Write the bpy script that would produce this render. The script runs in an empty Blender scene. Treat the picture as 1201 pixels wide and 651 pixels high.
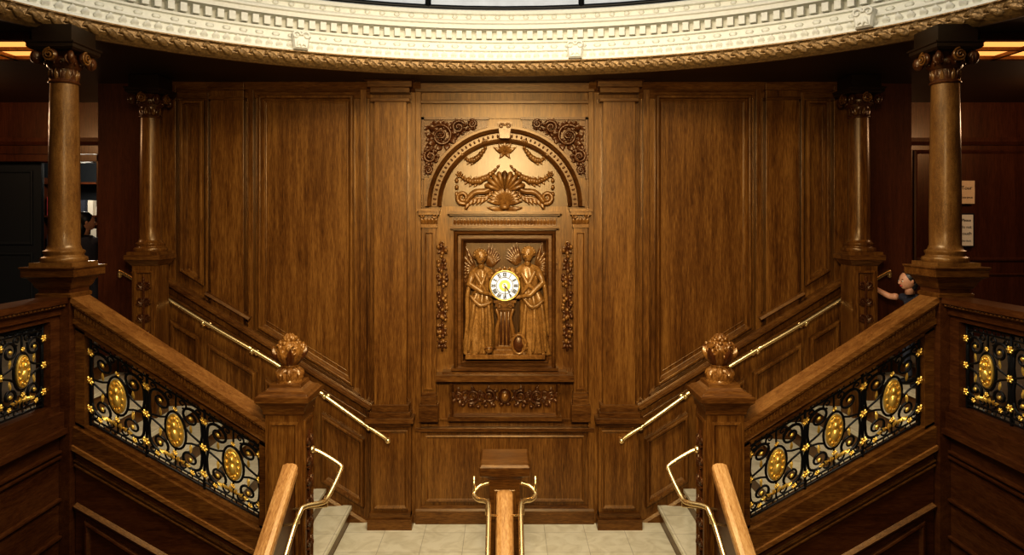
import bpy, bmesh, math, random
from math import sin, cos, pi, sqrt, atan2
from mathutils import Vector, Matrix
random.seed(7)
F=800.0; HX=592.0; HY=255.0; CZ=3.3; WD=7.4; FD=5.25; S=WD/F
CEIL=4.75; UP=1.8; LOW=-2.2
def P(px,py,d): return ((px-HX)*d/F, d, CZ-(py-HY)*d/F)

# ---------------- materials ----------------
def newmat(name):
    m=bpy.data.materials.new(name); m.use_nodes=True
    nt=m.node_tree; b=nt.nodes['Principled BSDF']; return m,nt,b
def wood(name,c1,c2,c3,stretch=(14,14,0.9),rough=0.31,bump=0.12,coat=0.14,k=(.90,.85,.72)):
    c1,c2,c3=[tuple(a*b_ for a,b_ in zip(c,k)) for c in (c1,c2,c3)]
    m,nt,b=newmat(name); N=nt.nodes; L=nt.links
    tc=N.new('ShaderNodeTexCoord'); mp=N.new('ShaderNodeMapping'); mp.inputs['Scale'].default_value=stretch
    L.new(tc.outputs['Object'],mp.inputs['Vector'])
    n1=N.new('ShaderNodeTexNoise'); n1.inputs['Scale'].default_value=3.0; n1.inputs['Detail'].default_value=8; n1.inputs['Roughness'].default_value=0.65; n1.inputs['Distortion'].default_value=0.6
    L.new(mp.outputs[0],n1.inputs['Vector'])
    n2=N.new('ShaderNodeTexNoise'); n2.inputs['Scale'].default_value=14.0; n2.inputs['Detail'].default_value=4
    L.new(mp.outputs[0],n2.inputs['Vector'])
    n3=N.new('ShaderNodeTexNoise'); n3.inputs['Scale'].default_value=0.45; n3.inputs['Detail'].default_value=3
    L.new(mp.outputs[0],n3.inputs['Vector'])
    mx=N.new('ShaderNodeMath'); mx.operation='MULTIPLY_ADD'; mx.inputs[1].default_value=0.36
    L.new(n2.outputs['Fac'],mx.inputs[0])
    m2=N.new('ShaderNodeMath'); m2.operation='MULTIPLY'; m2.inputs[1].default_value=0.40
    L.new(n1.outputs['Fac'],m2.inputs[0])
    m3=N.new('ShaderNodeMath'); m3.operation='MULTIPLY_ADD'; m3.inputs[1].default_value=0.29
    L.new(n3.outputs['Fac'],m3.inputs[0]); L.new(m2.outputs[0],m3.inputs[2]); L.new(m3.outputs[0],mx.inputs[2])
    cr=N.new('ShaderNodeValToRGB'); e=cr.color_ramp.elements
    e[0].position=0.41; e[0].color=(*c1,1); e[1].position=0.64; e[1].color=(*c3,1)
    x=e.new(0.52); x.color=(*c2,1)
    L.new(mx.outputs[0],cr.inputs[0]); L.new(cr.outputs[0],b.inputs['Base Color'])
    b.inputs['Roughness'].default_value=rough
    b.inputs['Coat Weight'].default_value=coat; b.inputs['Coat Roughness'].default_value=0.25
    b.inputs['Coat Tint'].default_value=(1,.85,.6,1)
    b.inputs['Specular Tint'].default_value=(1,.75,.42,1)
    bp=N.new('ShaderNodeBump'); bp.inputs['Strength'].default_value=bump; bp.inputs['Distance'].default_value=0.01
    L.new(mx.outputs[0],bp.inputs['Height']); L.new(bp.outputs[0],b.inputs['Normal'])
    return m
WOOD=wood('oak_panelling',(0.048,0.017,0.0040),(0.125,0.053,0.012),(0.235,0.116,0.030))
WOODX=wood('oak_mouldings',(0.045,0.016,0.0040),(0.105,0.044,0.011),(0.185,0.088,0.024),stretch=(1.2,9,9))
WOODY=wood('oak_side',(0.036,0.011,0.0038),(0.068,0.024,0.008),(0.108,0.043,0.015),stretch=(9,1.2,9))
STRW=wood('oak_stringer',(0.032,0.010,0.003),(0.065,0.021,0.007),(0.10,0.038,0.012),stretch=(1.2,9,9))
RAILW=wood('oak_handrail',(0.09,0.036,0.010),(0.19,0.086,0.026),(0.30,0.155,0.052),stretch=(1.5,12,12),rough=.3)
CARVE=wood('carved_oak',(0.085,0.036,0.009),(0.17,0.079,0.020),(0.28,0.148,0.045),stretch=(8,8,5),rough=0.28,bump=0.3,coat=0.3)
FIGW=wood('carved_oak_gilded_sheen',(0.11,0.053,0.014),(0.22,0.115,0.034),(0.36,0.20,0.07),stretch=(8,8,5),rough=0.3,bump=0.35,coat=0.3)
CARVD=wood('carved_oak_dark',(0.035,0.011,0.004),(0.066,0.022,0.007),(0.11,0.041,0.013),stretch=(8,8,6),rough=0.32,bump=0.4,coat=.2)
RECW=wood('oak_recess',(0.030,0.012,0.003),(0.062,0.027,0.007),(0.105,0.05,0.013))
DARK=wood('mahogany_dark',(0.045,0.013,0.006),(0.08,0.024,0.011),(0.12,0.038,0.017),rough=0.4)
COLM=wood('column_oak',(0.075,0.033,0.010),(0.15,0.073,0.022),(0.24,0.13,0.044),stretch=(25,25,8),rough=0.3,bump=0.3,coat=.25)
LIGHTW=wood('pale_oak_rail',(0.26,0.12,0.038),(0.44,0.23,0.08),(0.60,0.36,0.15),stretch=(16,2,3),rough=0.35,bump=0.08,k=(.95,.95,.95))
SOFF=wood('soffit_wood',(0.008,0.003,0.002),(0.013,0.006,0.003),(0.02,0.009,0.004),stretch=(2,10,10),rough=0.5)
def simple(name,col,rough=0.5,metal=0.0,bump=0,bs=60,emis=None,es=0,var=.18):
    m,nt,b=newmat(name); N=nt.nodes; L=nt.links
    n=N.new('ShaderNodeTexNoise'); n.inputs['Scale'].default_value=bs; n.inputs['Detail'].default_value=3
    tc=N.new('ShaderNodeTexCoord'); L.new(tc.outputs['Object'],n.inputs['Vector'])
    cr=N.new('ShaderNodeValToRGB'); e=cr.color_ramp.elements
    e[0].color=(*[c*(1-var) for c in col],1); e[1].color=(*[min(1,c*(1+var*.6)) for c in col],1)
    e[0].position=.3; e[1].position=.7
    L.new(n.outputs['Fac'],cr.inputs[0]); L.new(cr.outputs[0],b.inputs['Base Color'])
    b.inputs['Roughness'].default_value=rough; b.inputs['Metallic'].default_value=metal
    if bump:
        bp=N.new('ShaderNodeBump'); bp.inputs['Strength'].default_value=bump; bp.inputs['Distance'].default_value=0.01
        L.new(n.outputs['Fac'],bp.inputs['Height']); L.new(bp.outputs[0],b.inputs['Normal'])
    if emis:
        b.inputs['Emission Color'].default_value=(*emis,1); b.inputs['Emission Strength'].default_value=es
    return m
BRASS=simple('polished_brass',(0.88,0.64,0.30),0.27,.92,var=.05)
GOLD=simple('gilt',(0.95,0.64,0.15),0.32,0.7,0.2,40,var=.1)
BRONZE=simple('bronze_gilt_carving',(0.19,0.108,0.034),0.38,0.4,0.5,50,var=.4)
IRON=simple('black_iron',(0.006,0.006,0.007),0.45,0.4)
PLASTER=simple('cream_plaster',(0.80,0.79,0.71),0.6,0,0.08,30,var=.06)
WHITE=simple('clock_enamel',(0.82,0.88,1.0),0.25,var=.03)
INK=simple('ink',(0.01,0.01,0.012),0.5)
PAPER=simple('sign_paper',(0.85,0.62,0.38),0.7,var=.05)
PAPERW=simple('notice_paper',(0.9,0.82,0.68),0.7,var=.05)
SKIN=simple('skin',(0.62,0.32,0.19),0.5,var=.06)
HAIR=simple('hair_black',(0.008,0.007,0.008),0.45)
DRESS=simple('shirt_cloth',(0.03,0.03,0.045),0.9)
PANTS=simple('trouser_cloth',(0.05,0.055,0.08),0.9)
REDHB=simple('hair_band',(0.5,0.05,0.06),0.6)
NAVY=simple('dark_room_paint',(0.010,0.014,0.018),0.7)
LAMP=simple('warm_light_panel',(0.9,0.5,0.2),0.5,0,0,20,(1.0,0.40,0.10),1.3)
GLASS=simple('dome_milk_glass',(0.4,0.45,0.52),0.4,0,0,8,(0.75,0.85,1.0),0.2)
def marble(name,base,dark):
    m,nt,b=newmat(name); N=nt.nodes; L=nt.links
    tc=N.new('ShaderNodeTexCoord')
    br=N.new('ShaderNodeTexBrick'); br.offset=0.0
    br.inputs['Color1'].default_value=(*base,1); br.inputs['Color2'].default_value=(*[c*0.93 for c in base],1)
    br.inputs['Mortar'].default_value=(*dark,1); br.inputs['Scale'].default_value=1.0
    br.inputs['Mortar Size'].default_value=0.003; br.inputs['Brick Width'].default_value=0.42; br.inputs['Row Height'].default_value=0.42
    L.new(tc.outputs['Object'],br.inputs['Vector'])
    n=N.new('ShaderNodeTexNoise'); n.inputs['Scale'].default_value=5; n.inputs['Detail'].default_value=9; n.inputs['Distortion'].default_value=1.5
    L.new(tc.outputs['Object'],n.inputs['Vector'])
    cr=N.new('ShaderNodeValToRGB'); e=cr.color_ramp.elements; e[0].position=.32; e[0].color=(0.80,0.78,0.73,1); e[1].position=.6; e[1].color=(1,1,1,1)
    L.new(n.outputs['Fac'],cr.inputs[0])
    mx=N.new('ShaderNodeMix'); mx.data_type='RGBA'; mx.blend_type='MULTIPLY'; mx.inputs[0].default_value=1
    L.new(br.outputs['Color'],mx.inputs[6]); L.new(cr.outputs[0],mx.inputs[7]); L.new(mx.outputs[2],b.inputs['Base Color'])
    b.inputs['Roughness'].default_value=0.3
    return m
MARB=marble('cream_marble',(0.76,0.71,0.54),(0.42,0.38,0.29))
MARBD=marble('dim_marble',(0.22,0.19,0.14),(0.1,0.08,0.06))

# ---------------- mesh builder ----------------
class B:
    def __init__(s,name): s.name=name; s.v=[]; s.f=[]; s.m=[]; s.s=[]; s.mats=[]
    def add(s,vs,fs,mat,smooth=False,T=None):
        o=len(s.v)
        s.v+= [T(*p) for p in vs] if T else [tuple(p) for p in vs]
        if mat not in s.mats: s.mats.append(mat)
        k=s.mats.index(mat)
        for f in fs: s.f.append([i+o for i in f]); s.m.append(k); s.s.append(smooth)
    def box(s,x0,x1,y0,y1,z0,z1,mat,T=None):
        vs=[(x,y,z) for x in (x0,x1) for y in (y0,y1) for z in (z0,z1)]
        s.add(vs,[(0,1,3,2),(4,6,7,5),(0,4,5,1),(2,3,7,6),(0,2,6,4),(1,5,7,3)],mat,False,T)
    def prism(s,poly,n0,n1,mat,T):
        k=len(poly); vs=[(u,v,n0) for u,v in poly]+[(u,v,n1) for u,v in poly]
        fs=[tuple(range(k)),tuple(range(2*k-1,k-1,-1))]+[(i,(i+1)%k,k+(i+1)%k,k+i) for i in range(k)]
        s.add(vs,fs,mat,False,T)
    def rect(s,u0,u1,v0,v1,n0,n1,mat,T): s.prism([(u0,v0),(u1,v0),(u1,v1),(u0,v1)],n0,n1,mat,T)
    def tube(s,pts,r,mat,seg=8,T=None,flat=1.0):
        pts=[Vector(p) for p in pts]; n=len(pts)
        if T: pts=[Vector(T(*p)) for p in pts]
        rs=r if isinstance(r,(list,tuple)) else [r]*n
        vs=[];up=None
        for i,p in enumerate(pts):
            t=(pts[min(i+1,n-1)]-pts[max(i-1,0)])
            if t.length<1e-9: t=Vector((0,0,1))
            t.normalize()
            if up is None:
                a=Vector((0,1,0)) if abs(t.y)<0.9 else Vector((0,0,1))
                up=t.cross(a).normalized()
            else:
                up=(up-t*up.dot(t))
                if up.length<1e-6: up=t.cross(Vector((0,1,0.1)))
                up.normalize()
            w=t.cross(up)
            for k in range(seg):
                a=2*pi*k/seg; vs.append(tuple(p+(up*cos(a)+w*sin(a)*flat)*rs[i]))
        fs=[(i*seg+k,i*seg+(k+1)%seg,(i+1)*seg+(k+1)%seg,(i+1)*seg+k) for i in range(n-1) for k in range(seg)]
        fs+=[tuple(range(seg)),tuple(range(n*seg-1,(n-1)*seg-1,-1))]
        s.add(vs,fs,mat,True)
    def lathe(s,prof,cx,cy,mat,seg=28,smooth=True,ph=0,k=1):
        vs=[];n=len(prof)
        for r,z in prof:
            for i in range(seg):
                a=2*pi*i/seg+ph; vs.append((cx+r*k*cos(a),cy+r*k*sin(a),z))
        fs=[(j*seg+i,j*seg+(i+1)%seg,(j+1)*seg+(i+1)%seg,(j+1)*seg+i) for j in range(n-1) for i in range(seg)]
        fs+=[tuple(range(seg)),tuple(range(n*seg-1,(n-1)*seg-1,-1))]
        s.add(vs,fs,mat,smooth)
    def sq(s,prof,cx,cy,mat): s.lathe(prof,cx,cy,mat,4,False,pi/4,sqrt(2))
    def ell(s,c,r,mat,seg=10,rings=6,T=None,rot=0,M=None):
        vs=[];fs=[]
        for j in range(1,rings):
            ph=pi*j/rings
            for i in range(seg):
                a=2*pi*i/seg; vs.append([r[0]*sin(ph)*cos(a),r[1]*cos(ph),r[2]*sin(ph)*sin(a)])
        vs.append([0,r[1],0]); vs.append([0,-r[1],0]); t=len(vs)-2
        for j in range(rings-2):
            for i in range(seg): fs.append((j*seg+i,j*seg+(i+1)%seg,(j+1)*seg+(i+1)%seg,(j+1)*seg+i))
        for i in range(seg):
            fs.append((i,(i+1)%seg,t)); fs.append(((rings-2)*seg+i,(rings-2)*seg+(i+1)%seg,t+1))
        out=[]
        for x,y,z in vs:
            X=x*cos(rot)-y*sin(rot); Y=x*sin(rot)+y*cos(rot)
            q=Vector((X,Y,z))
            if M: q=M@q
            out.append((c[0]+q[0],c[1]+q[1],c[2]+q[2]))
        s.add(out,fs,mat,True,T)
    def panel(s,poly,prof,mat,T,fill=True,smooth=False,fillmat=None):
        k=len(poly); A=sum(poly[i][0]*poly[(i+1)%k][1]-poly[(i+1)%k][0]*poly[i][1] for i in range(k))
        if A<0: poly=poly[::-1]
        vs=[]
        for ins,n in prof:
            for i in range(k):
                p0=Vector(poly[i-1]);p1=Vector(poly[i]);p2=Vector(poly[(i+1)%k])
                d1=(p1-p0).normalized();d2=(p2-p1).normalized()
                n1=Vector((-d1.y,d1.x));n2=Vector((-d2.y,d2.x))
                b=(n1+n2); b=b/ (1+n1.dot(n2))
                q=p1+b*ins; vs.append((q.x,q.y,n))
        fs=[(j*k+i,j*k+(i+1)%k,(j+1)*k+(i+1)%k,(j+1)*k+i) for j in range(len(prof)-1) for i in range(k)]
        s.add(vs,fs,mat,smooth,T)
        if fill: s.add(vs[-k:],[tuple(range(k))],fillmat or mat,smooth,T)
    def mold(s,p0,p1,prof,mat,T):
        d=(Vector(p1)-Vector(p0)).normalized(); nn=Vector((-d.y,d.x)); k=len(prof)
        if abs(d.x)>0.3 and nn.y<0: nn=-nn
        vs=[]
        for p in (p0,p1):
            for o,n in prof:
                q=Vector(p)+nn*o; vs.append((q.x,q.y,n))
        fs=[(i,(i+1)%k,k+(i+1)%k,k+i) for i in range(k)]+[tuple(range(k)),tuple(range(2*k-1,k-1,-1))]
        s.add(vs,fs,mat,False,T)
    def leaf(s,u,v,a,L,w,n,h,mat,T):
        c,q=cos(a),sin(a); vs=[];fs=[]
        prof=[(0,.25,0),(.25,.85,.6),(.5,1,1),(.75,.65,1.0),(1,.05,.5)]
        for t,ww,hh in prof:
            for e,z in ((-1,0),(-.5,.75),(0,.45),(.5,.75),(1,0)):
                lx=t*L - (0.08*L if abs(e)==1 else 0); ly=e*ww*w
                vs.append((u+lx*c-ly*q, v+lx*q+ly*c, n+ (z*hh+0.15*hh)*h))
        for j in range(4):
            for i in range(4): fs.append((j*5+i,j*5+i+1,(j+1)*5+i+1,(j+1)*5+i))
        s.add(vs,fs,mat,True,T)
    def spiral(s,u,v,R,a0,turns,n,r,mat,T,sgn=1,seg=6,grow=0):
        N=int(16*abs(turns))+4; pts=[];rs=[]
        for i in range(N+1):
            t=i/N; a=a0+sgn*2*pi*turns*t; rr=R*(1-0.85*t)
            pts.append((u+rr*cos(a),v+rr*sin(a),n+grow*t)); rs.append(r*(1-.35*t))
        s.tube(pts,rs,mat,seg,T); return pts
    def rosette(s,u,v,R,n,mat,T,k=6):
        for i in range(k):
            a=2*pi*i/k; s.ell((u+cos(a)*R*.58,v+sin(a)*R*.58,n),(R*.45,R*.3,R*.35),mat,6,4,T,rot=a)
        s.ell((u,v,n+R*.2),(R*.33,R*.33,R*.4),mat,8,5,T)
    def make(s,bevel=0,parent=None):
        me=bpy.data.meshes.new(s.name); me.from_pydata(s.v,[],s.f)
        for m in s.mats: me.materials.append(m)
        me.polygons.foreach_set('material_index',s.m); me.polygons.foreach_set('use_smooth',s.s)
        bm=bmesh.new(); bm.from_mesh(me); bmesh.ops.recalc_face_normals(bm,faces=bm.faces); bm.to_mesh(me); bm.free()
        ob=bpy.data.objects.new(s.name,me); bpy.context.scene.collection.objects.link(ob)
        if bevel:
            md=ob.modifiers.new('bevel','BEVEL'); md.width=bevel; md.segments=2; md.limit_method='ANGLE'; md.angle_limit=math.radians(50)
        if parent: ob.parent=parent
        return ob

def TWf(sg): return lambda u,v,n:(sg*u,WD-n,v)
TW=TWf(1)
def wx(px): return (HX-px)*S
def wz(py): return CZ-(py-HY)*S

# ---------------- room shell ----------------
b=B('wall_back'); b.box(-4.4,4.4,WD,WD+.2,LOW,CEIL+.3,WOOD); b.make()
for sg,nm in ((-1,'left'),(1,'right')):
    T=lambda u,v,n,sg=sg:(sg*u,n,v)
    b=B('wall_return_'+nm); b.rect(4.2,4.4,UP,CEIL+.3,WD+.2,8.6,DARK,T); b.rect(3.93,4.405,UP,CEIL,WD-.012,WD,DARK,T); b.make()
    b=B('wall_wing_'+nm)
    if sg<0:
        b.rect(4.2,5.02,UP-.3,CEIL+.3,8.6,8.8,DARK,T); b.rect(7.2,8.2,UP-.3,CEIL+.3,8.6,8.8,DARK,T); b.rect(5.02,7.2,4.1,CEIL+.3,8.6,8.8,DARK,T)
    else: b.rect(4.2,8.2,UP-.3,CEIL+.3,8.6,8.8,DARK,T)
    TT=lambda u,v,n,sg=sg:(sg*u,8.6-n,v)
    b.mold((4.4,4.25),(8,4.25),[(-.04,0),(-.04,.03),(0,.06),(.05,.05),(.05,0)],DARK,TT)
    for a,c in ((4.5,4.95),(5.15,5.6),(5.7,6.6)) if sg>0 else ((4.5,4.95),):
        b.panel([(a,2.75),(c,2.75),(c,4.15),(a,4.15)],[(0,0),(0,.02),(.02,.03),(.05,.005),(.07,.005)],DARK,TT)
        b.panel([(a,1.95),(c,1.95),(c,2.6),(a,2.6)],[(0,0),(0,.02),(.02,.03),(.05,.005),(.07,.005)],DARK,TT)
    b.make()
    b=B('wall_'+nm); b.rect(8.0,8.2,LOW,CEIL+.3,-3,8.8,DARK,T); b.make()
b=B('wall_front'); b.box(-8.2,8.2,-3.2,-3,LOW,CEIL+.3,DARK); b.make()
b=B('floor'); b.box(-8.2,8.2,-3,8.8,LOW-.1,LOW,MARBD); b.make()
b=B('wall_side_room'); b.box(-7.6,-4.6,10.6,10.7,UP,4.4,NAVY); b.box(-4.7,-4.6,8.8,10.6,UP,4.4,NAVY); b.box(-7.6,-7.5,8.8,10.6,UP,4.4,NAVY)
b.box(-7.6,-4.6,8.8,10.7,4.4,4.5,NAVY); b.box(-7.6,-4.6,8.8,10.7,UP-.1,UP,NAVY); b.make()
b=B('door_1'); Tn=lambda u,v,n:(-u,8.6-n,v)
b.rect(5.03,5.12,UP+.001,4.09,-.2,.05,DARK,Tn); b.rect(7.1,7.19,UP+.001,4.09,-.2,.05,DARK,Tn); b.rect(5.03,7.19,4.0,4.09,-.2,.05,DARK,Tn)
b.rect(5.90,7.10,UP+.001,4.0,-.14,-.08,NAVY,Tn)
for z0,z1 in ((1.95,2.85),(2.95,3.9)): b.panel([(6.0,z0),(7.0,z0),(7.0,z1),(6.0,z1)],[(0,-.08),(0,-.065),(.02,-.06),(.04,-.078),(.06,-.078)],NAVY,Tn)
b.make(.006)

# ceiling with oval opening
EA,EB,EC=3.8,2.9,3.92
def ep(t,o):
    x=EA*cos(t);y=EB*sin(t); nx=cos(t)/EA;ny=sin(t)/EB; l=sqrt(nx*nx+ny*ny)
    return (x+o*nx/l, EC+y+o*ny/l, nx/l, ny/l)
NS=240
def sweep_e(b,prof,mat,smooth=False):
    n=len(prof);vs=[]
    for i in range(NS):
        t=2*pi*i/NS
        for o,z in prof:
            x,y,_,_=ep(t,o); vs.append((x,y,z))
    fs=[(i*n+j,i*n+j+1,((i+1)%NS)*n+j+1,((i+1)%NS)*n+j) for i in range(NS) for j in range(n-1)]
    b.add(vs,fs,mat,smooth)
b=B('ceiling'); vs=[]
for i in range(NS):
    t=2*pi*i/NS; x,y,_,_=ep(t,.05); dx,dy=x,y-EC
    k=min(8.6/abs(dx) if abs(dx)>1e-6 else 1e9, (7.0/abs(dy)) if abs(dy)>1e-6 else 1e9)
    vs+= [(x,y,CEIL),(dx*k,EC+dy*k,CEIL),(x,y,CEIL+.12),(dx*k,EC+dy*k,CEIL+.12)]
fs=[]
for i in range(NS):
    a=4*i;c=4*((i+1)%NS); fs+=[(a,a+1,c+1,c),(a+2,a+3,c+3,c+2)]
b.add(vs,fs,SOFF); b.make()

arc=[0]
for i in range(1,4001):
    p=ep(2*pi*(i-1)/4000,0);q=ep(2*pi*i/4000,0); arc.append(arc[-1]+math.hypot(p[0]-q[0],p[1]-q[1]))
def even(n,ph=0):
    out=[];j=0
    for i in range(n):
        tgt=arc[-1]*(i+ph)/n
        while arc[j]<tgt: j+=1
        out.append(2*pi*j/4000)
    return out
def ebox(b,t,o0,o1,w,z0,z1,mat):
    x,y,nx,ny=ep(t,0); tx,ty=-ny,nx
    vs=[(x+nx*o+tx*e,y+ny*o+ty*e,z) for o in (o0,o1) for e in (-w/2,w/2) for z in (z0,z1)]
    b.add(vs,[(0,1,3,2),(4,6,7,5),(0,4,5,1),(2,3,7,6),(0,2,6,4),(1,5,7,3)],mat)
def eT(t):
    x,y,nx,ny=ep(t,0)
    return lambda u,v,n:(x-ny*u-nx*n, y+nx*u-ny*n, v)
b=B('trim_gilt_dome_band')
sweep_e(b,[(.10,CEIL-.02),(.03,CEIL-.03),(0,CEIL-.01),(-.01,CEIL+.0),(-.03,CEIL+.03),(-.03,CEIL+.08),(-.005,CEIL+.100),(-.02,CEIL+.105),(-.02,CEIL+.115),(.05,CEIL+.118)],BRONZE,False)
for k,t in enumerate(even(160)):
    T=eT(t); b.leaf(-.06,CEIL+.012,.5,.13,.03,.03,.03,BRONZE,T)
    b.leaf(.0,CEIL+.09,-.6,.08,.022,.03,.024,BRONZE,T); b.ell((.04,CEIL+.055,.035),(.018,.018,.018),BRONZE,6,4,T)
b.make()
b=B('trim_plaster_dome_cornice')
sweep_e(b,[(.05,CEIL+.115),(-.01,CEIL+.118),(0,CEIL+.14),(.03,CEIL+.15),(.03,CEIL+.205),(.0,CEIL+.215),(.0,CEIL+.235),(.09,CEIL+.24),(.09,CEIL+.31),(.06,CEIL+.315),(.06,CEIL+.335),(.14,CEIL+.34),(.14,CEIL+.43),
  (.02,CEIL+.44),(.02,CEIL+.48),(.0,CEIL+.49),(.0,CEIL+.51),(.08,CEIL+.53),(.12,CEIL+.56),(.12,CEIL+.60),(.08,CEIL+.605),(.08,CEIL+.64),(.14,CEIL+.66),(.3,CEIL+.72)],PLASTER,False)
for t in even(210): ebox(b,t,.025,.15,.055,CEIL+.345,CEIL+.42,PLASTER)
for t in even(230):
    T=eT(t); b.leaf(0,CEIL+.145,pi/2,.065,.032,-.025,.042,PLASTER,T)
for t in even(150):
    T=eT(t); b.ell((0,CEIL+.275,-.085),(.038,.022,.02),PLASTER,6,4,T)
    b.ell((0,CEIL+.58,-.115),(.03,.022,.024),PLASTER,6,4,T)
for px in (352,675,1015):
    best=min(range(0,2001),key=lambda i:abs((lambda q:q[0]/q[1]*F+HX-px)(ep(pi*i/2000,0))) )
    t=pi*best/2000; T=eT(t)
    b.panel([(-.065,CEIL+.12),(.065,CEIL+.12),(.085,CEIL+.27),(-.085,CEIL+.27)],[(0,-.03),(0,.05),(.015,.075),(.03,.07)],PLASTER,T)
    b.spiral(-.045,CEIL+.245,.04,0,1.2,.08,.012,PLASTER,T); b.spiral(.045,CEIL+.245,.04,pi,1.2,.08,.012,PLASTER,T,-1)
    for a in (1.0,1.57,2.14): b.leaf(0,CEIL+.21,-a,.08,.02,.07,.03,PLASTER,T)
b.make()
b=B('dome_skylight'); n=12;vs=[]
for j in range(n+1):
    ph=pi/2*j/n
    for i in range(64):
        t=2*pi*i/64; vs.append(((EA+.28)*cos(t)*cos(ph),EC+(EB+.28)*sin(t)*cos(ph),CEIL+.715+1.5*sin(ph)))
fs=[(j*64+i,j*64+(i+1)%64,(j+1)*64+(i+1)%64,(j+1)*64+i) for j in range(n) for i in range(64)]
b.add(vs,fs,GLASS,True)
for i in range(2,64,4):
    b.tube([(vs[j*64+i][0]*.99,EC+(vs[j*64+i][1]-EC)*.99,vs[j*64+i][2]) for j in range(n)],.03,IRON,6)
for j in (0,1,3,6,9):
    b.tube([(vs[j*64+i%64][0]*.99,EC+(vs[j*64+i%64][1]-EC)*.99,vs[j*64+i%64][2]) for i in range(65)],.025,IRON,6)
b.make()

# ---------------- wall panelling ----------------
RP=[(0,0),(0,.045),(.012,.07),(.035,.07),(.045,.03),(.065,.006),(.10,.006)]
b=B('trim_wall_panelling')
for sg in (-1,1):
    T=TWf(sg)
    sl=0.62
    def lz(px,py0=400.0,x0=310.0): return wz(py0+sl*(px-x0))
    for a,c,top,off in ((416,304,112,-12),(241,213,118,-22)):
        b.panel([(wx(a),lz(a)-off*S*1.0),(wx(c),lz(c)-off*S),(wx(c),wz(top)),(wx(a),wz(top))],RP,WOOD,T)
    b.panel([(wx(408),lz(408)+.23),(wx(312),lz(312)+.23),(wx(312),wz(120)),(wx(408),wz(120))],[(0,.006),(.0,.014),(.01,.014),(.012,.007)],WOOD,T)
    for a,c,h in ((431,424,.07),(300,294,.07),(289,251,.085),(246,243,.04),(209,190,.06)):
        b.prism([(wx(a),lz(a)),(wx(c),lz(c)),(wx(c),CEIL-.001),(wx(a),CEIL-.001)],0,h,WOOD,T)
        if a-c>12:
            for z0,z1,e,n in ((wz(119),wz(115),1,h+.025),(wz(108),wz(99),2,h+.04)): b.rect(wx(a+e),wx(c-e),z0,z1,0,n,WOODX,T)
    A=(wx(436),lz(436)); Z=(wx(155),lz(155))
    b.mold(A,Z,[(-.035,0),(-.035,.04),(-.015,.07),(.0,.12),(.03,.125),(.045,.09),(.06,.09),(.06,0)],WOODX,T)
    b.mold((A[0],A[1]-.14),(Z[0],Z[1]-.14),[(-.015,0),(-.01,.03),(.015,.03),(.02,0)],WOODX,T)
    b.mold((wx(297),wz(373)),(wx(246),wz(343)),[(-.025,0),(-.025,.10),(0,.15),(.025,.13),(.03,0)],WOODX,T)
    for a,c in ((428,378),(368,312),(302,246),(236,202)):
        b.panel([(wx(a),lz(a)-1.12),(wx(c),lz(c)-1.12),(wx(c),lz(c)-.38),(wx(a),lz(a)-.38)],RP,WOOD,T)
    b.mold((wx(436),lz(436)-1.36),(wx(150),lz(150)-1.36),[(-.35,0),(-.35,.03),(.06,.03),(.09,.015),(.1,0)],WOODX,T)
    b.rect(wx(488),wx(435),0,CEIL-.001,0,.04,WOOD,T)
    b.rect(wx(479),wx(442),wz(492),wz(118),.03,.15,WOOD,T)
    b.rect(wx(484),wx(438),wz(600),wz(490),.0,.14,WOOD,T)
    b.panel([(wx(481),wz(590)),(wx(441),wz(590)),(wx(441),wz(499)),(wx(481),wz(499))],[(0,.14),(0,.165),(.015,.17),(.03,.155),(.04,.150)],WOOD,T)
    for z0,z1,e,n in ((wz(613),wz(600),6,.21),(wz(600),wz(594),4,.18),(wz(495),wz(490),4,.18),(wz(490),wz(484),8,.23),(wz(484),wz(478),4,.19),(wz(478),wz(470),2,.17),
                      (wz(122),wz(118),3,.18),(wz(112),wz(106),3,.18),(wz(106),wz(99),6,.21),(wz(99),CEIL-.001,9,.24)):
        b.rect(wx(480+e),wx(441-e),z0,z1,0,n,WOODX,T)
    b.mold((.9,CEIL-.101),(3.92,CEIL-.101),[(-.06,0),(-.06,.02),(0,.04),(.03,.08),(.10,.12),(.10,0)],WOODX,T)
T=TW
x0=wx(488)
b.rect(-x0,x0,wz(122),wz(118),0,.04,WOODX,T); b.rect(-x0,x0,CEIL-.1,CEIL-.002,0,.08,WOODX,T)
b.rect(-x0,x0,wz(505),wz(500),0,.06,WOODX,T)
for sg in (-1,1): b.rect(sg*(x0-.06),sg*x0,0,CEIL-.001,0,.05,WOOD,T)
b.panel([(-x0+.1,wz(588)),(x0-.1,wz(588)),(x0-.1,wz(510)),(-x0+.1,wz(510))],[(0,0),(0,.025),(.015,.03),(.03,.01),(.05,.01)],WOOD,T)
b.make(.004)
b=B('baseboard_back'); b.rect(-x0,x0,0,.14,0,.07,WOODX,TW); b.mold((-x0,.14),(x0,.14),[(0,0),(0,.07),(.02,.05),(.04,.02),(.04,0)],WOODX,TW); b.make(.004)

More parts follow.
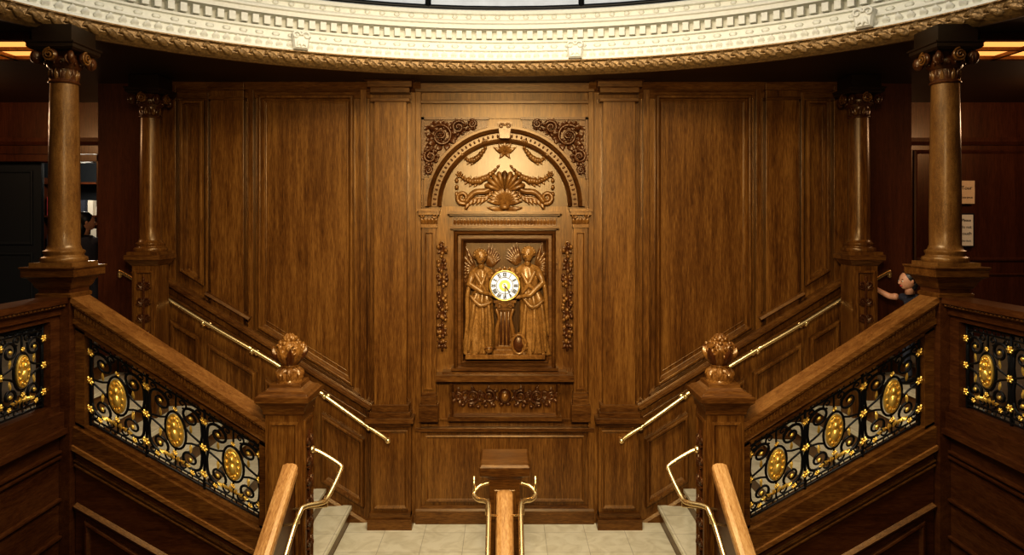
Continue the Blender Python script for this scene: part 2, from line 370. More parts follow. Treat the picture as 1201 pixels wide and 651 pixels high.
# ---------------- carved clock panel ----------------
def U(px): return (px-594)*S
def V(py): return wz(py)
b=B('carved_arch_panel'); T=TW
b.panel([(U(497),V(492)),(U(691),V(492)),(U(691),V(138)),(U(497),V(138))],[(0,0),(0,.02),(.012,.02),(.014,.004)],WOOD,T)
ac=V(242)
def arcband(prof,mat,a0=0,a1=pi,N=56,cz=ac):
    n=len(prof);vs=[(r*cos(a0+(a1-a0)*i/N),cz+r*sin(a0+(a1-a0)*i/N),q) for i in range(N+1) for r,q in prof]
    fs=[(i*n+j,i*n+j+1,(i+1)*n+j+1,(i+1)*n+j) for i in range(N) for j in range(n-1)]
    b.add(vs,fs,mat,False,T)
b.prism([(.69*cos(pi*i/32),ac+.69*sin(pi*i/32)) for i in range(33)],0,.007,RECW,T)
arcband([(.68,0),(.68,.06),(.70,.09),(.715,.06),(.73,.035),(.79,.035),(.80,.08),(.83,.12),(.855,.12),(.855,0)],WOODX)
for i in range(46):
    a=pi*(i+.5)/46; b.ell((.76*cos(a),ac+.76*sin(a),.04),(.018,.011,.014),CARVD,6,4,T,rot=a)
b.prism([(-.05,V(164)),(.05,V(164)),(.075,V(145)),(-.075,V(145))],0,.16,CARVE,T)
b.spiral(-.035,V(150),.03,0,1.3,.17,.01,CARVE,T); b.spiral(.035,V(150),.03,pi,1.3,.17,.01,CARVE,T,-1)
for sg in (-1,1):
    def TS(u,v,n,sg=sg): return TW(sg*u,v,n)
    pts=[(U(690),V(141)),(U(690),V(208))]
    for i in range(13):
        r=.875; zlo=V(208)-ac; a=math.asin(zlo/r)+ (math.acos(.19/r)-math.asin(zlo/r))*i/12; pts.append((r*cos(a),ac+r*sin(a)))
    pts.append((.19,V(141)))
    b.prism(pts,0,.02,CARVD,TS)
    b.rect(.17,U(691),V(141),V(138),0,.05,CARVD,TS); b.rect(U(688),U(691),V(210),V(138),0,.05,CARVD,TS)
    rnd=random.Random(3)
    for (su,sv,R,a0,d) in ((U(668),V(160),.13,.5,1),(U(681),V(184),.075,2,-1),(U(648),V(150),.075,3,-1),(U(632),V(146),.045,1,1),(U(683),V(200),.04,1,1)):
        b.spiral(su,sv,R,a0,1.7,.04,.020,CARVD,TS,d,6,.03); b.rosette(su,sv,R*.35,.06,CARVD,TS)
        for k in range(9):
            a=2*pi*k/9+a0; b.leaf(su+R*.75*cos(a),sv+R*.75*sin(a),a+.8*d,R*.75,R*.28,.03,.05,CARVD,TS)
    n=0
    while n<60:
        u=rnd.uniform(.2,U(687));v=rnd.uniform(V(205),V(143))
        if math.hypot(u,v-ac)<.90: continue
        b.leaf(u,v,rnd.uniform(0,6.28),.07,.022,.022,.03,CARVD,TS); n+=1
    c=U(682)
    b.rect(c-.075,c+.075,V(460),V(266),0,.06,WOOD,TS); b.panel([(c-.05,V(455)),(c+.05,V(455)),(c+.05,V(272)),(c-.05,V(272))],[(0,.06),(0,.08),(.01,.08),(.02,.062)],WOOD,TS)
    for z0,z1,w,n in ((267,263,.085,.08),(252,248,.11,.12),(248,245,.12,.14)): b.rect(c-w,c+w,V(z0),V(z1),0,n,CARVE,TS)
    b.rect(c-.06,c+.06,V(264),V(252),0,.07,CARVD,TS)
    for k in (-2,-1,0,1,2): b.leaf(c+k*.03,V(264),pi/2-k*.12,.10,.022,.07,.04,CARVE,TS)
    for k in (-1,1): b.spiral(c+k*.07,V(253),.028,0,1.4,.11,.01,CARVE,TS,k)
    for z0,z1,w,n in ((463,459,.08,.08),(472,463,.085,.10),(491,472,.10,.13)): b.rect(c-w,c+w,V(z0),V(z1),0,n,WOODX,TS)
    c=U(667); rnd=random.Random(5)
    b.tube([(c,V(y),.03) for y in range(285,412,6)],.012,CARVD,6,TS)
    for y0,nn,rr in ((293,6,.045),(312,7,.04),(330,8,.05),(350,8,.045),(368,9,.055),(388,8,.045),(403,5,.03)):
        for k in range(nn):
            b.ell((c+rnd.uniform(-rr,rr),V(y0)+rnd.uniform(-.07,.07),.03+rnd.uniform(0,.03)),(.022,.024,.022),CARVE if k%3 else CARVD,7,5,TS)
        for a in (-.6,.6,pi-.6,pi+.6): b.leaf(c,V(y0),a,.07,.02,.03,.035,CARVD,TS)
    b.spiral(c,V(286),.03,0,1.2,.04,.008,CARVE,TS)
    def sw(p0,p1,sag,r0,N=15,rnd=random.Random(9)):
        for i in range(N+1):
            t=i/N; u=p0[0]+(p1[0]-p0[0])*t; v=p0[1]+(p1[1]-p0[1])*t-sag*4*t*(1-t); q=r0*(.6+.8*sin(pi*t))
            b.ell((u,v+rnd.uniform(-.2,.2)*q,.045),(q,q,q*1.1),CARVE,7,5,TS)
            if i%2==0:
                b.leaf(u,v,pi/2+.7,q*2.2,q*.7,.02,.04,CARVE,TS); b.leaf(u,v,-pi/2+.6,q*2.2,q*.7,.02,.04,CARVE,TS)
    sw((U(602),V(196)),(U(646),V(207)),.10,.026)
    sw((U(614),V(168)),(U(640),V(186)),.09,.024,10)
    b.spiral(U(616),V(168),.035,0,1.2,.04,.012,CARVE,TS); b.leaf(U(640),V(186),.9,.07,.025,.03,.05,CARVE,TS)
    b.rosette(U(647),V(205),.04,.045,CARVE,TS)
    for y in (212,220,228): b.ell((U(650),V(y),.04),(.022,.03,.028),CARVE,7,5,TS)
    pts=[];rs=[]
    for i in range(25):
        t=i/24; u=U(604)+(U(640)-U(604))*t; v=V(212)+(V(238)-V(212))*(t+.16*sin(2*pi*t)); pts.append((u,v,.055)); rs.append(.036-.006*t)
    b.tube(pts,rs,CARVE,8,TS)
    b.tube([(u,v-.065,.04) for u,v,n in pts],.018,CARVE,6,TS)
    b.spiral(U(643),V(232),.07,-2.2,1.6,.055,.026,CARVE,TS,1); b.spiral(U(605),V(219),.055,1.6,1.5,.065,.020,CARVE,TS,1)
    for k in range(7): b.leaf(pts[3*k+2][0],pts[3*k+2][1]-.05,-1.0,.12,.024,.03,.05,CARVE,TS)
    for k in range(5):
        a=pi/2-k*.3
        b.tube([(cos(a)*r,V(226)+sin(a)*r,.07+.03*sin(r*12)) for r in (.03,.09,.15,.21,.23)],[.008,.018,.026,.030,.014],CARVE,6,TS)
    for k in range(6): b.leaf(.01,V(238),.1+k*.27,.19,.035,.05,.06,CARVE,TS)
    b.leaf(.02,V(247),.2,.18,.03,.05,.04,CARVE,TS)
    for k in range(3): b.leaf(0,V(180),pi/2-k*.55,.14,.03,.03,.06,CARVE,TS)
    b.leaf(0,V(178),-.9,.10,.024,.03,.05,CARVE,TS); b.spiral(.035,V(163),.035,0,1.2,.04,.013,CARVE,TS)
b.ell((0,V(243),.06),(.06,.035,.05),CARVE,10,6,T)
for z0,z1,w,n in ((251,248,66,.16),(253,251,64,.12),(265,253,61,.06),(268,265,63,.12),(270,268,60,.08)): b.rect(-w*S,w*S,V(z0),V(z1),0,n,CARVD if z1==253 else WOODX,T)
for i in range(31):
    u=(-58+i*116/30)*S; b.leaf(u,V(264),pi/2,.085,.018,.058,.03,CARVE,T)
fr=[(U(535),V(432)),(U(653),V(432)),(U(653),V(271)),(U(535),V(271))]
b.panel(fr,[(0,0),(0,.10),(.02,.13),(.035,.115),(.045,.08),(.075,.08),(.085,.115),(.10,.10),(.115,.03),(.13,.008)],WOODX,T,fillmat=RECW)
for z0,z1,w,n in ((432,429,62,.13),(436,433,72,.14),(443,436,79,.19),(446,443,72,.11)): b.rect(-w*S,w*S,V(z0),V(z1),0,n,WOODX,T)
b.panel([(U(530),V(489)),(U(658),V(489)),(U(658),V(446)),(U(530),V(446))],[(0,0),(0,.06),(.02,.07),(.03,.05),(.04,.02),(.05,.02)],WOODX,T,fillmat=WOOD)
b.rect(-66*S,66*S,V(491),V(486),0,.1,WOODX,T)
for sg in (-1,1):
    def TS(u,v,n,sg=sg): return TW(sg*u,v,n)
    for su,R,d in ((U(612),.07,1),(U(632),.08,-1),(U(648),.045,1)):
        b.spiral(su,V(464),R,1.0*d,1.6,.035,.02,CARVD,TS,d)
        for k in range(7): b.leaf(su+R*.6*cos(k),V(464)+R*.6*sin(k),k+.8*d,.09,.022,.025,.035,CARVD,TS)
    for k in range(6): b.ell((U(598+k*9),V(476-abs(3-k)),.035),(.028,.02,.02),CARVD,7,5,TS)
b.ell((0,V(464),.03),(.07,.085,.04),CARVD,12,7,T); b.ell((0,V(464),.06),(.04,.05,.03),CARVE,12,7,T)
b.make()

# ---------------- relief figures ----------------
def relief_figure(name,spec):
    b=B(name); T=TW; CARVE=FIGW
    secs=spec['gown']; N=40; vs=[]
    dense=[]
    for i in range(len(secs)-1):
        for k in range(5):
            t=k/5; t2=t*t*(3-2*t); dense.append([secs[i][j]*(1-t2)+secs[i+1][j]*t2 for j in range(4)])
    dense.append(list(secs[-1])); M=len(dense)
    for j,(px,py,rx,dp) in enumerate(dense):
        f=j/(M-1)
        for i in range(N):
            a=2*pi*i/N; rip=1+ (0.03+.17*f)*sin(a*9+f*3+sin(f*7))+.07*f*sin(a*5-f*6)
            vs.append((U(px)+rx*S*cos(a)*rip, V(py)+ (0.012*sin(a*4+f*9)), .065+dp*1.2*sin(a)*rip))
    fs=[(j*N+i,j*N+(i+1)%N,(j+1)*N+(i+1)%N,(j+1)*N+i) for j in range(M-1) for i in range(N)]+[tuple(range(N)),tuple(range(M*N-1,(M-1)*N-1,-1))]
    b.add(vs,fs,CARVE,True,T)
    for fold in spec['folds']:
        k=len(fold); pts=[(U(x),V(y),n+.032) for x,y,n in fold]
        sm=[]
        for i in range(k-1):
            for q in range(6):
                t=q/6; p0=pts[max(i-1,0)];p1=pts[i];p2=pts[i+1];p3=pts[min(i+2,k-1)]
                sm.append(tuple(.5*((2*p1[c])+(-p0[c]+p2[c])*t+(2*p0[c]-5*p1[c]+4*p2[c]-p3[c])*t*t+(-p0[c]+3*p1[c]-3*p2[c]+p3[c])*t**3) for c in range(3)))
        sm.append(pts[-1])
        b.tube(sm,[.012+.014*sin(pi*i/(len(sm)-1)) for i in range(len(sm))],CARVE,7,T)
    hx,hy=spec['head']; tn=spec['turn']
    b.ell((U(hx),V(hy),.12),(.058,.076,.062),CARVE,14,9,T,rot=-tn*.2)
    b.ell((U(hx)-tn*.012,V(hy)+.026,.11),(.070,.068,.064),CARVE,12,8,T)
    b.ell((U(hx)-tn*.058,V(hy)+.01,.10),(.034,.032,.032),CARVE,8,6,T)
    b.ell((U(hx)+tn*.022,V(hy)-.008,.180),(.010,.022,.016),CARVE,8,5,T)
    for e in (-.024,.024): b.ell((U(hx)+tn*.014+e,V(hy)+.008,.178),(.011,.006,.006),CARVD,6,4,T)
    b.ell((U(hx)+tn*.018,V(hy)-.038,.172),(.016,.006,.006),CARVD,6,4,T)
    for i in range(8):
        a=i*.45; b.ell((U(hx)-tn*.012+.062*cos(a),V(hy)+.024+.056*sin(a),.13),(.02,.017,.022),CARVE,6,4,T)
    b.tube([(U(hx),V(hy)-.05,.10),(U(hx)-tn*.006,V(hy)-.12,.09)],[.028,.038],CARVE,8,T)
    for arm in spec['arms']:
        pts=[(U(x),V(y),n+.02) for x,y,n in arm]; b.tube(pts,[.046,.038,.028,.020][:len(pts)],CARVE,8,T)
        h=pts[-1]; d=Vector(pts[-1])-Vector(pts[-2]); d.normalize()
        b.ell(h,(.024,.024,.016),CARVE,8,5,T)
        for q in range(-2,3):
            aa=atan2(d.y,d.x)+q*.22; L=.055 if abs(q)<2 else .04
            b.tube([h,(h[0]+cos(aa)*L*.6,h[1]+sin(aa)*L*.6,h[2]+.006),(h[0]+cos(aa)*L,h[1]+sin(aa)*L,h[2]-.006)],[.008,.007,.005],CARVE,5,T)
    for (rx_,ry_,a0,a1,L,nf) in spec['wings']:
        for lay in range(3):
            for i in range(nf):
                t=i/(nf-1); a=a0+(a1-a0)*t; b.leaf(U(rx_)+cos(a)*.03,V(ry_)+sin(a)*.03,a,L*(1-.28*lay)*(1-.35*t),.026,.012+.010*lay,.018,WOODX if lay else CARVD,T)
    for fx_,fy_ in spec['feet']: b.ell((U(fx_),V(fy_),.12),(.045,.018,.035),CARVE,8,5,T)
    b.make()
relief_figure('carved_winged_woman_relief',dict(head=(567,301),turn=1,
 gown=[(567,312,3.5,.03),(567,317,12,.055),(567,328,10.5,.07),(567,339,9.5,.06),(566,350,13,.075),(565,372,14.5,.08),(564,395,16,.085),(564,413,17.5,.085)],
 folds=[[(559,318,.09),(567,332,.12),(575,345,.11)],[(554,345,.10),(566,356,.13),(579,352,.11)],[(560,350,.11),(556,375,.12),(552,410,.12)],[(568,352,.12),(569,380,.135),(564,411,.13)],[(575,350,.11),(577,380,.12),(577,410,.12)],[(556,322,.08),(551,345,.09),(551,372,.09),(548,398,.07)],[(572,320,.10),(566,335,.12),(558,343,.11)]],
 arms=[[(576,318,.09),(583,328,.12),(585,319,.14)],[(558,318,.08),(553,332,.10),(567,340,.15),(577,343,.15)]],
 wings=[(560,318,pi*.62,pi*1.35,.27,9),(574,314,pi*.48,pi*.2,.24,7)],feet=[(559,412),(574,412)]))
relief_figure('carved_winged_woman_relief',dict(head=(620,298),turn=-1,
 gown=[(620,309,3.5,.03),(621,314,12.5,.055),(622,325,11.5,.07),(623,337,10,.06),(626,350,14,.08),(628,372,15.5,.085),(628,395,16.5,.085),(628,413,18,.085)],
 folds=[[(630,315,.09),(622,330,.12),(614,343,.11)],[(613,345,.11),(626,358,.14),(639,350,.11)],[(619,350,.12),(616,378,.13),(614,411,.13)],[(628,354,.13),(628,382,.145),(626,411,.14)],[(636,352,.11),(639,380,.12),(641,410,.12)],[(633,316,.08),(640,335,.10),(642,362,.10),(644,392,.08)],[(613,318,.10),(621,332,.12),(632,340,.11)]],
 arms=[[(611,315,.09),(605,328,.12),(603,318,.14)],[(631,315,.09),(638,330,.11),(623,344,.15),(611,346,.15)]],
 wings=[(612,311,pi*.55,pi*.85,.24,7),(630,314,pi*.42,-pi*.3,.27,9)],feet=[(622,412),(637,412)]))
b=B('carved_clock_pedestal'); T=TW
b.rect(U(549),U(640),V(417),V(412),0,.20,CARVE,T)
for z0,z1,w,n in ((413,407,.12,.18),(407,403,.10,.16),(403,362,.065,.12),(362,358,.085,.15),(358,353,.10,.16),(353,350,.12,.17)): b.rect(-w,w,V(z0),V(z1),0,n,CARVE,T)
for k in (-1,1): b.tube([(k*.09,V(405),.13),(k*.085,V(385),.14),(k*.06,V(370),.14),(k*.09,V(360),.14)],[.02,.025,.018,.022],CARVE,8,T)
for k in (-.04,0,.04): b.tube([(k,V(402),.125),(k,V(364),.125)],.012,CARVD,6,T)
b.spiral(-.06,V(357),.03,0,1.2,.17,.01,CARVE,T); b.spiral(.06,V(357),.03,pi,1.2,.17,.01,CARVE,T,-1)
b.ell((U(576),V(406),.18),(.045,.045,.042),CARVE,14,9,T)
b.tube([(U(576)+.047*cos(a*.4),V(406)+.018*sin(a*.4),.18+.04*sin(a*.4)) for a in range(17)],.005,CARVD,5,T)
b.tube([(U(610)+.07*cos(a*.3),V(400)+.10*sin(a*.3),.19) for a in range(22)],.014,CARVE,7,T)
b.ell((U(610),V(400),.16),(.065,.095,.03),CARVD,16,7,T)
for i in range(10): b.leaf(U(610)+.07*cos(i*.63),V(400)+.10*sin(i*.63),i*.63+1.2,.05,.016,.18,.02,CARVE,T)
b.make(.003)
b=B('wall_clock'); T=TW; cz=V(333)
def disc(r,n0,n1,mat,k=48): b.prism([(r*cos(2*pi*i/k),cz+r*sin(2*pi*i/k)) for i in range(k)],n0,n1,mat,T)
disc(.158,.01,.185,CARVE); disc(.150,.17,.195,WHITE)
def ring(r,tr,mat,n): b.tube([(r*cos(2*pi*i/40),cz+r*sin(2*pi*i/40),n) for i in range(41)],tr,mat,6,T)
ring(.157,.008,GOLD,.190); ring(.148,.0025,INK,.196); ring(.088,.003,INK,.197)
disc(.060,.18,.198,GOLD); disc(.028,.18,.200,WHITE)
def bar(u0,v0,u1,v1,w,n,mat):
    d=Vector((u1-u0,v1-v0)).normalized(); q=Vector((-d.y,d.x))*w/2
    b.prism([(u0+q.x,v0+q.y),(u1+q.x,v1+q.y),(u1-q.x,v1-q.y),(u0-q.x,v0-q.y)],.19,n,mat,T)
NUM=['XII','I','II','III','IIII','V','VI','VII','VIII','IX','X','XI']
for h,s_ in enumerate(NUM):
    a=pi/2-h*pi/6; W={'I':.011,'V':.02,'X':.02}; tot=sum(W[c] for c in s_); o=-tot/2
    sc=min(1,.058/tot)
    def q(x,r): return (r*cos(a)+x*sin(a), cz+r*sin(a)-x*cos(a))
    for c in s_:
        w=W[c]*sc; x=o*sc; o+=W[c]
        segs={'I':[(.5,.5)],'V':[(.1,.5),(.9,.5)],'X':[(.1,.9),(.9,.1)]}[c]
        for s0,s1 in segs:
            p=q(x+w*s0,.140);r_=q(x+w*s1,.096); bar(p[0],p[1],r_[0],r_[1],.008,.198,INK)
for ang,L,w in ((2.5,.085,.012),(3.05,.125,.009)):
    a=pi/2-ang; bar(-.02*cos(a),cz-.02*sin(a),L*cos(a),cz+L*sin(a),w,.206,INK)
b.ell((0,cz,.204),(.012,.012,.008),GOLD,10,6,T)
for k in range(9): b.leaf(.16*cos(.5+k*.27),cz+.16*sin(.5+k*.27),.5+k*.27,.045,.016,.15,.03,CARVE,T)
b.make()

# ---------------- floors and stairs ----------------
b=B('landing_floor'); b.box(-1.68,1.68,5.45,WD,-.12,0,MARB); b.make(.005)
for sg in (-1,1):
    b=B('side_staircase')
    T=lambda u,v,n,sg=sg:(sg*u,n,v)
    for k in range(1,10):
        u0=1.68+.28*(k-1)
        b.rect(u0+.0,u0+.30,.18*k-.30 if k>1 else -.1,.18*k-.04,FD+.08,WD,WOODX,T)
        b.rect(u0-.025,u0+.30,.18*k-.04,.18*k,FD+.085,WD-.001,MARB,T)
    b.make(.004)
    b=B('gallery_floor')
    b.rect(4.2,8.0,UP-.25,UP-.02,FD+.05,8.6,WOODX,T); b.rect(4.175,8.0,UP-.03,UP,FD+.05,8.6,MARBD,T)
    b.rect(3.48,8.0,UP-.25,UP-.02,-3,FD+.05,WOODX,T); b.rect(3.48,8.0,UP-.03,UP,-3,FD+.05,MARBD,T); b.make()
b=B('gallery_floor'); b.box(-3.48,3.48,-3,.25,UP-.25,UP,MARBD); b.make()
b=B('main_staircase')
for k in range(0,12):
    y1=5.45-.28*k
    b.box(-1.5,1.5,y1-.30,y1,-.18*(k+1)-.3,-.18*(k+1)-.04,WOODX); b.box(-1.5,1.5,y1-.31,y1,-.18*(k+1)-.04,-.18*(k+1),MARB)
b.make(.004)

# ---------------- ironwork ----------------
def ironwork(b,T,Mf,s0,s1,H,bays,n):
    bw=(s1-s0)/bays
    def TM(u,v,nn):
        uu,vv=Mf(u,v); return T(uu,vv,nn)
    for h in (.02,.06,H-.06,H-.02): b.tube([(s0,h,n),(s1,h,n)],.008,IRON,6,TM)
    for i in range(int((s1-s0)/.085)):
        u=s0+.045+i*.085
        for h in (.04,H-.04): b.tube([(u+.02*cos(a*.785),h+.02*sin(a*.785),n) for a in range(9)],.005,IRON,4,TM)
    for k in range(bays+1):
        u=min(max(s0+k*bw,s0+.012),s1-.012)
        b.tube([(u,0,n),(u,H,n)],.011,IRON,6,TM)
        for h in (.13,H*.5,H-.13): b.rosette(u,h,.032,n+.012,GOLD,TM)
    for k in range(bays):
        c=s0+(k+.5)*bw
        rw,rh=.064,.128
        b.tube([(c+(rw+.016)*cos(a*.2618),H/2+(rh+.016)*sin(a*.2618),n) for a in range(25)],.010,IRON,6,TM)
        b.ell((c,H/2,n),(rw,rh,.026),GOLD,18,9,TM)
        b.tube([(c+rw*.93*cos(a*.2618),H/2+rh*.93*sin(a*.2618),n+.010) for a in range(25)],.010,GOLD,6,TM)
        b.ell((c,H/2+.045,n+.026),(.020,.026,.018),GOLD,8,6,TM); b.ell((c,H/2-.03,n+.024),(.030,.048,.018),GOLD,8,6,TM)
        for a in range(12): b.ell((c+rw*.74*cos(a*.5236),H/2+rh*.76*sin(a*.5236),n+.022),(.010,.014,.009),GOLD,6,4,TM)
        b.tube([(c,.06,n),(c,H/2-rh-.01,n)],.008,IRON,6,TM); b.tube([(c,H/2+rh+.01,n),(c,H-.06,n)],.008,IRON,6,TM)
        for sx in (-1,1):
            for sy in (-1,1):
                cu=c+sx*(bw*.5-.105); cv=H/2+sy*H*.245; R=.082
                pts=b.spiral(cu,cv,R,(0 if sx>0 else pi),1.55,n,.012,IRON,TM,sy*sx)
                b.ell((cu,cv,n+.006),(.017,.017,.012),GOLD,7,5,TM)
                p0=pts[0]
                b.tube([(p0[0],p0[1],n),(c+sx*(bw*.5-.018),H/2+sy*H*.12,n),(c+sx*(bw*.5-.03),H/2,n)],.011,IRON,6,TM)
                b.spiral(c+sx*.05,H/2+sy*(H*.5-.10),.036,(pi/2 if sy<0 else -pi/2),1.3,n,.008,IRON,TM,sx*sy)
                b.spiral(c+sx*(bw*.5-.045),H/2+sy*(H*.5-.095),.03,(pi/2 if sy<0 else -pi/2),1.2,n,.008,IRON,TM,-sx*sy)
                b.tube([(c+sx*.078,H/2+sy*.06,n),(c+sx*.12,H/2+sy*.035,n),(c+sx*(bw*.5-.02),H/2+sy*.01,n)],.008,IRON,6,TM)
                b.leaf(c+sx*(bw*.5-.105),H/2+sy*.05,pi/2*sy,.07,.012,n,.012,GOLD,TM)
            for q in range(3):
                b.leaf(c+sx*(.012+q*.028),.10+q*.004,pi/2-sx*(.3+q*.45),.055,.018,n,.02,GOLD,TM)
            b.rosette(c+sx*bw*.3,.085,.022,n+.01,GOLD,TM)
        b.rosette(c,H/2-rh-.05,.022,n+.01,GOLD,TM); b.rosette(c,H/2+rh+.045,.020,n+.01,GOLD,TM)

def fx(px): return (HX-px)*FD/F
def fz(py): return CZ-(py-HY)*FD/F
def lin(a,b_):
    k=(b_[1]-a[1])/(b_[0]-a[0]); return lambda u: a[1]+k*(u-a[0])
for sg in (-1,1):
    b=B('stair_balustrade'); T=lambda u,v,n,sg=sg:(sg*u,FD-n,v)
    uo,ui=fx(94),fx(312)
    top=lin((uo,fz(346)),(ui,fz(487))); it=lin((uo,fz(385)),(ui,fz(520))); ib=lin((uo,fz(492)),(ui,fz(614))); sb=lin((uo,fz(517)),(ui,fz(643)))
    ui=1.797; uo=3.268
    def band(f1,f0,n0,n1,mat,o1=0,o0=0,a=uo,c=ui): b.prism([(a,f0(a)+o0),(c,f0(c)+o0),(c,f1(c)+o1),(a,f1(a)+o1)],n0,n1,mat,T)
    band(top,top,-.10,.12,RAILW,0,-.045)
    band(top,top,-.085,.10,RAILW,-.045,-.07)
    band(top,top,-.07,.075,WOODX,-.07,-.17)
    band(top,it,-.08,.09,WOODX,-.17,.05)
    band(it,it,-.06,.06,WOODX,.05,0)
    L=math.hypot(uo-ui,top(uo)-top(ui)); k=int(L/.028)
    for i in range(k):
        t=(i+.5)/k; u=ui+(uo-ui)*t; b.ell((u,top(u)-.058,.098),(.013,.011,.012),CARVE,6,4,T,rot=.5)
        b.leaf(u,top(u)-.15,pi/2,.06,.012,.072,.014,CARVE,T)
    band(ib,ib,-.06,.06,WOODX,0,-.03); band(ib,sb,-.08,.09,WOODX,-.03,0)
    band(sb,sb,-.09,.11,RAILW,0,-.035)
    for a,c in ((uo,uo-.07),(ui+.07,ui)): band(it,ib,-.06,.06,WOODX,.02,-.02,a,c)
    s0,s1=ui+.07,uo-.07; H=.69
    Mf=lambda u,v: (u, ib(u)+v/H*(it(u)-ib(u)))
    ironwork(b,T,Mf,s0,s1,H,3,.0)
    b.make(.004)
    b=B('wall_stringer_'+('left' if sg<0 else 'right'))
    poly=[(uo,LOW),(ui,LOW),(ui,sb(ui)-.036),(uo,sb(uo)-.036)]
    b.prism(poly,-.07,.06,STRW,T)
    for off in (.12,.155): b.mold((ui,sb(ui)-off),(uo,sb(uo)-off),[(-.012,.05),(-.008,.085),(.008,.085),(.012,.05)],WOODX,T)
    b.mold((ui,sb(ui)-.47),(uo,sb(uo)-.47),[(-.02,.05),(-.01,.09),(.01,.10),(.03,.05)],WOODX,T)
    b.panel([(ui+.08,sb(ui)-1.4),(uo-.08,sb(uo)-1.4),(uo-.08,sb(uo)-.58),(ui+.08,sb(ui)-.58)],[(0,.06),(0,.085),(.02,.09),(.04,.065),(.06,.065)],STRW,T)
    b.make(.004)
    GX=3.40
    def TG(u,v,n,sg=sg): return (sg*(GX-n),u,v)
    b=B('gallery_balustrade'); ya,yb=.4,FD-.125; zt=2.70
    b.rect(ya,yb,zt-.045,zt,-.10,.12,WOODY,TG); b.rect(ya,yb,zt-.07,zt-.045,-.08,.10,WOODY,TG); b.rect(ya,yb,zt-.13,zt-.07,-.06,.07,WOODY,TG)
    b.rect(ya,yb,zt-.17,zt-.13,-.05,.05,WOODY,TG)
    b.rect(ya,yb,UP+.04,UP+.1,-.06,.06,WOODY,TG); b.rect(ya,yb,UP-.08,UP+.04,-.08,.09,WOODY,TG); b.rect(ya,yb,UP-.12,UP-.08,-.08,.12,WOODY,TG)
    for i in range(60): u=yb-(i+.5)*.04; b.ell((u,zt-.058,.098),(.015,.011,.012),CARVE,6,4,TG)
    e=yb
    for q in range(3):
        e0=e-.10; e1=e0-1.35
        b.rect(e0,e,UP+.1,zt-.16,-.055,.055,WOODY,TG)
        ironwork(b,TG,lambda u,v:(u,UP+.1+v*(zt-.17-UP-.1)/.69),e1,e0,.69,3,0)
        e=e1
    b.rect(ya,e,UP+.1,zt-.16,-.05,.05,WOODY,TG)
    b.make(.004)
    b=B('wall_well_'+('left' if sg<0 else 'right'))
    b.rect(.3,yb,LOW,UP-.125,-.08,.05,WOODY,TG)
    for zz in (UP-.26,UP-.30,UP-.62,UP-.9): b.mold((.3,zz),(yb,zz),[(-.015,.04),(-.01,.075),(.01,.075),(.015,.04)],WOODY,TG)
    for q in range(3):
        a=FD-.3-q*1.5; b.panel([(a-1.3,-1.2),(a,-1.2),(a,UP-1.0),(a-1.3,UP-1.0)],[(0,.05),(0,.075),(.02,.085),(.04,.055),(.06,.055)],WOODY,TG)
    b.make(.004)

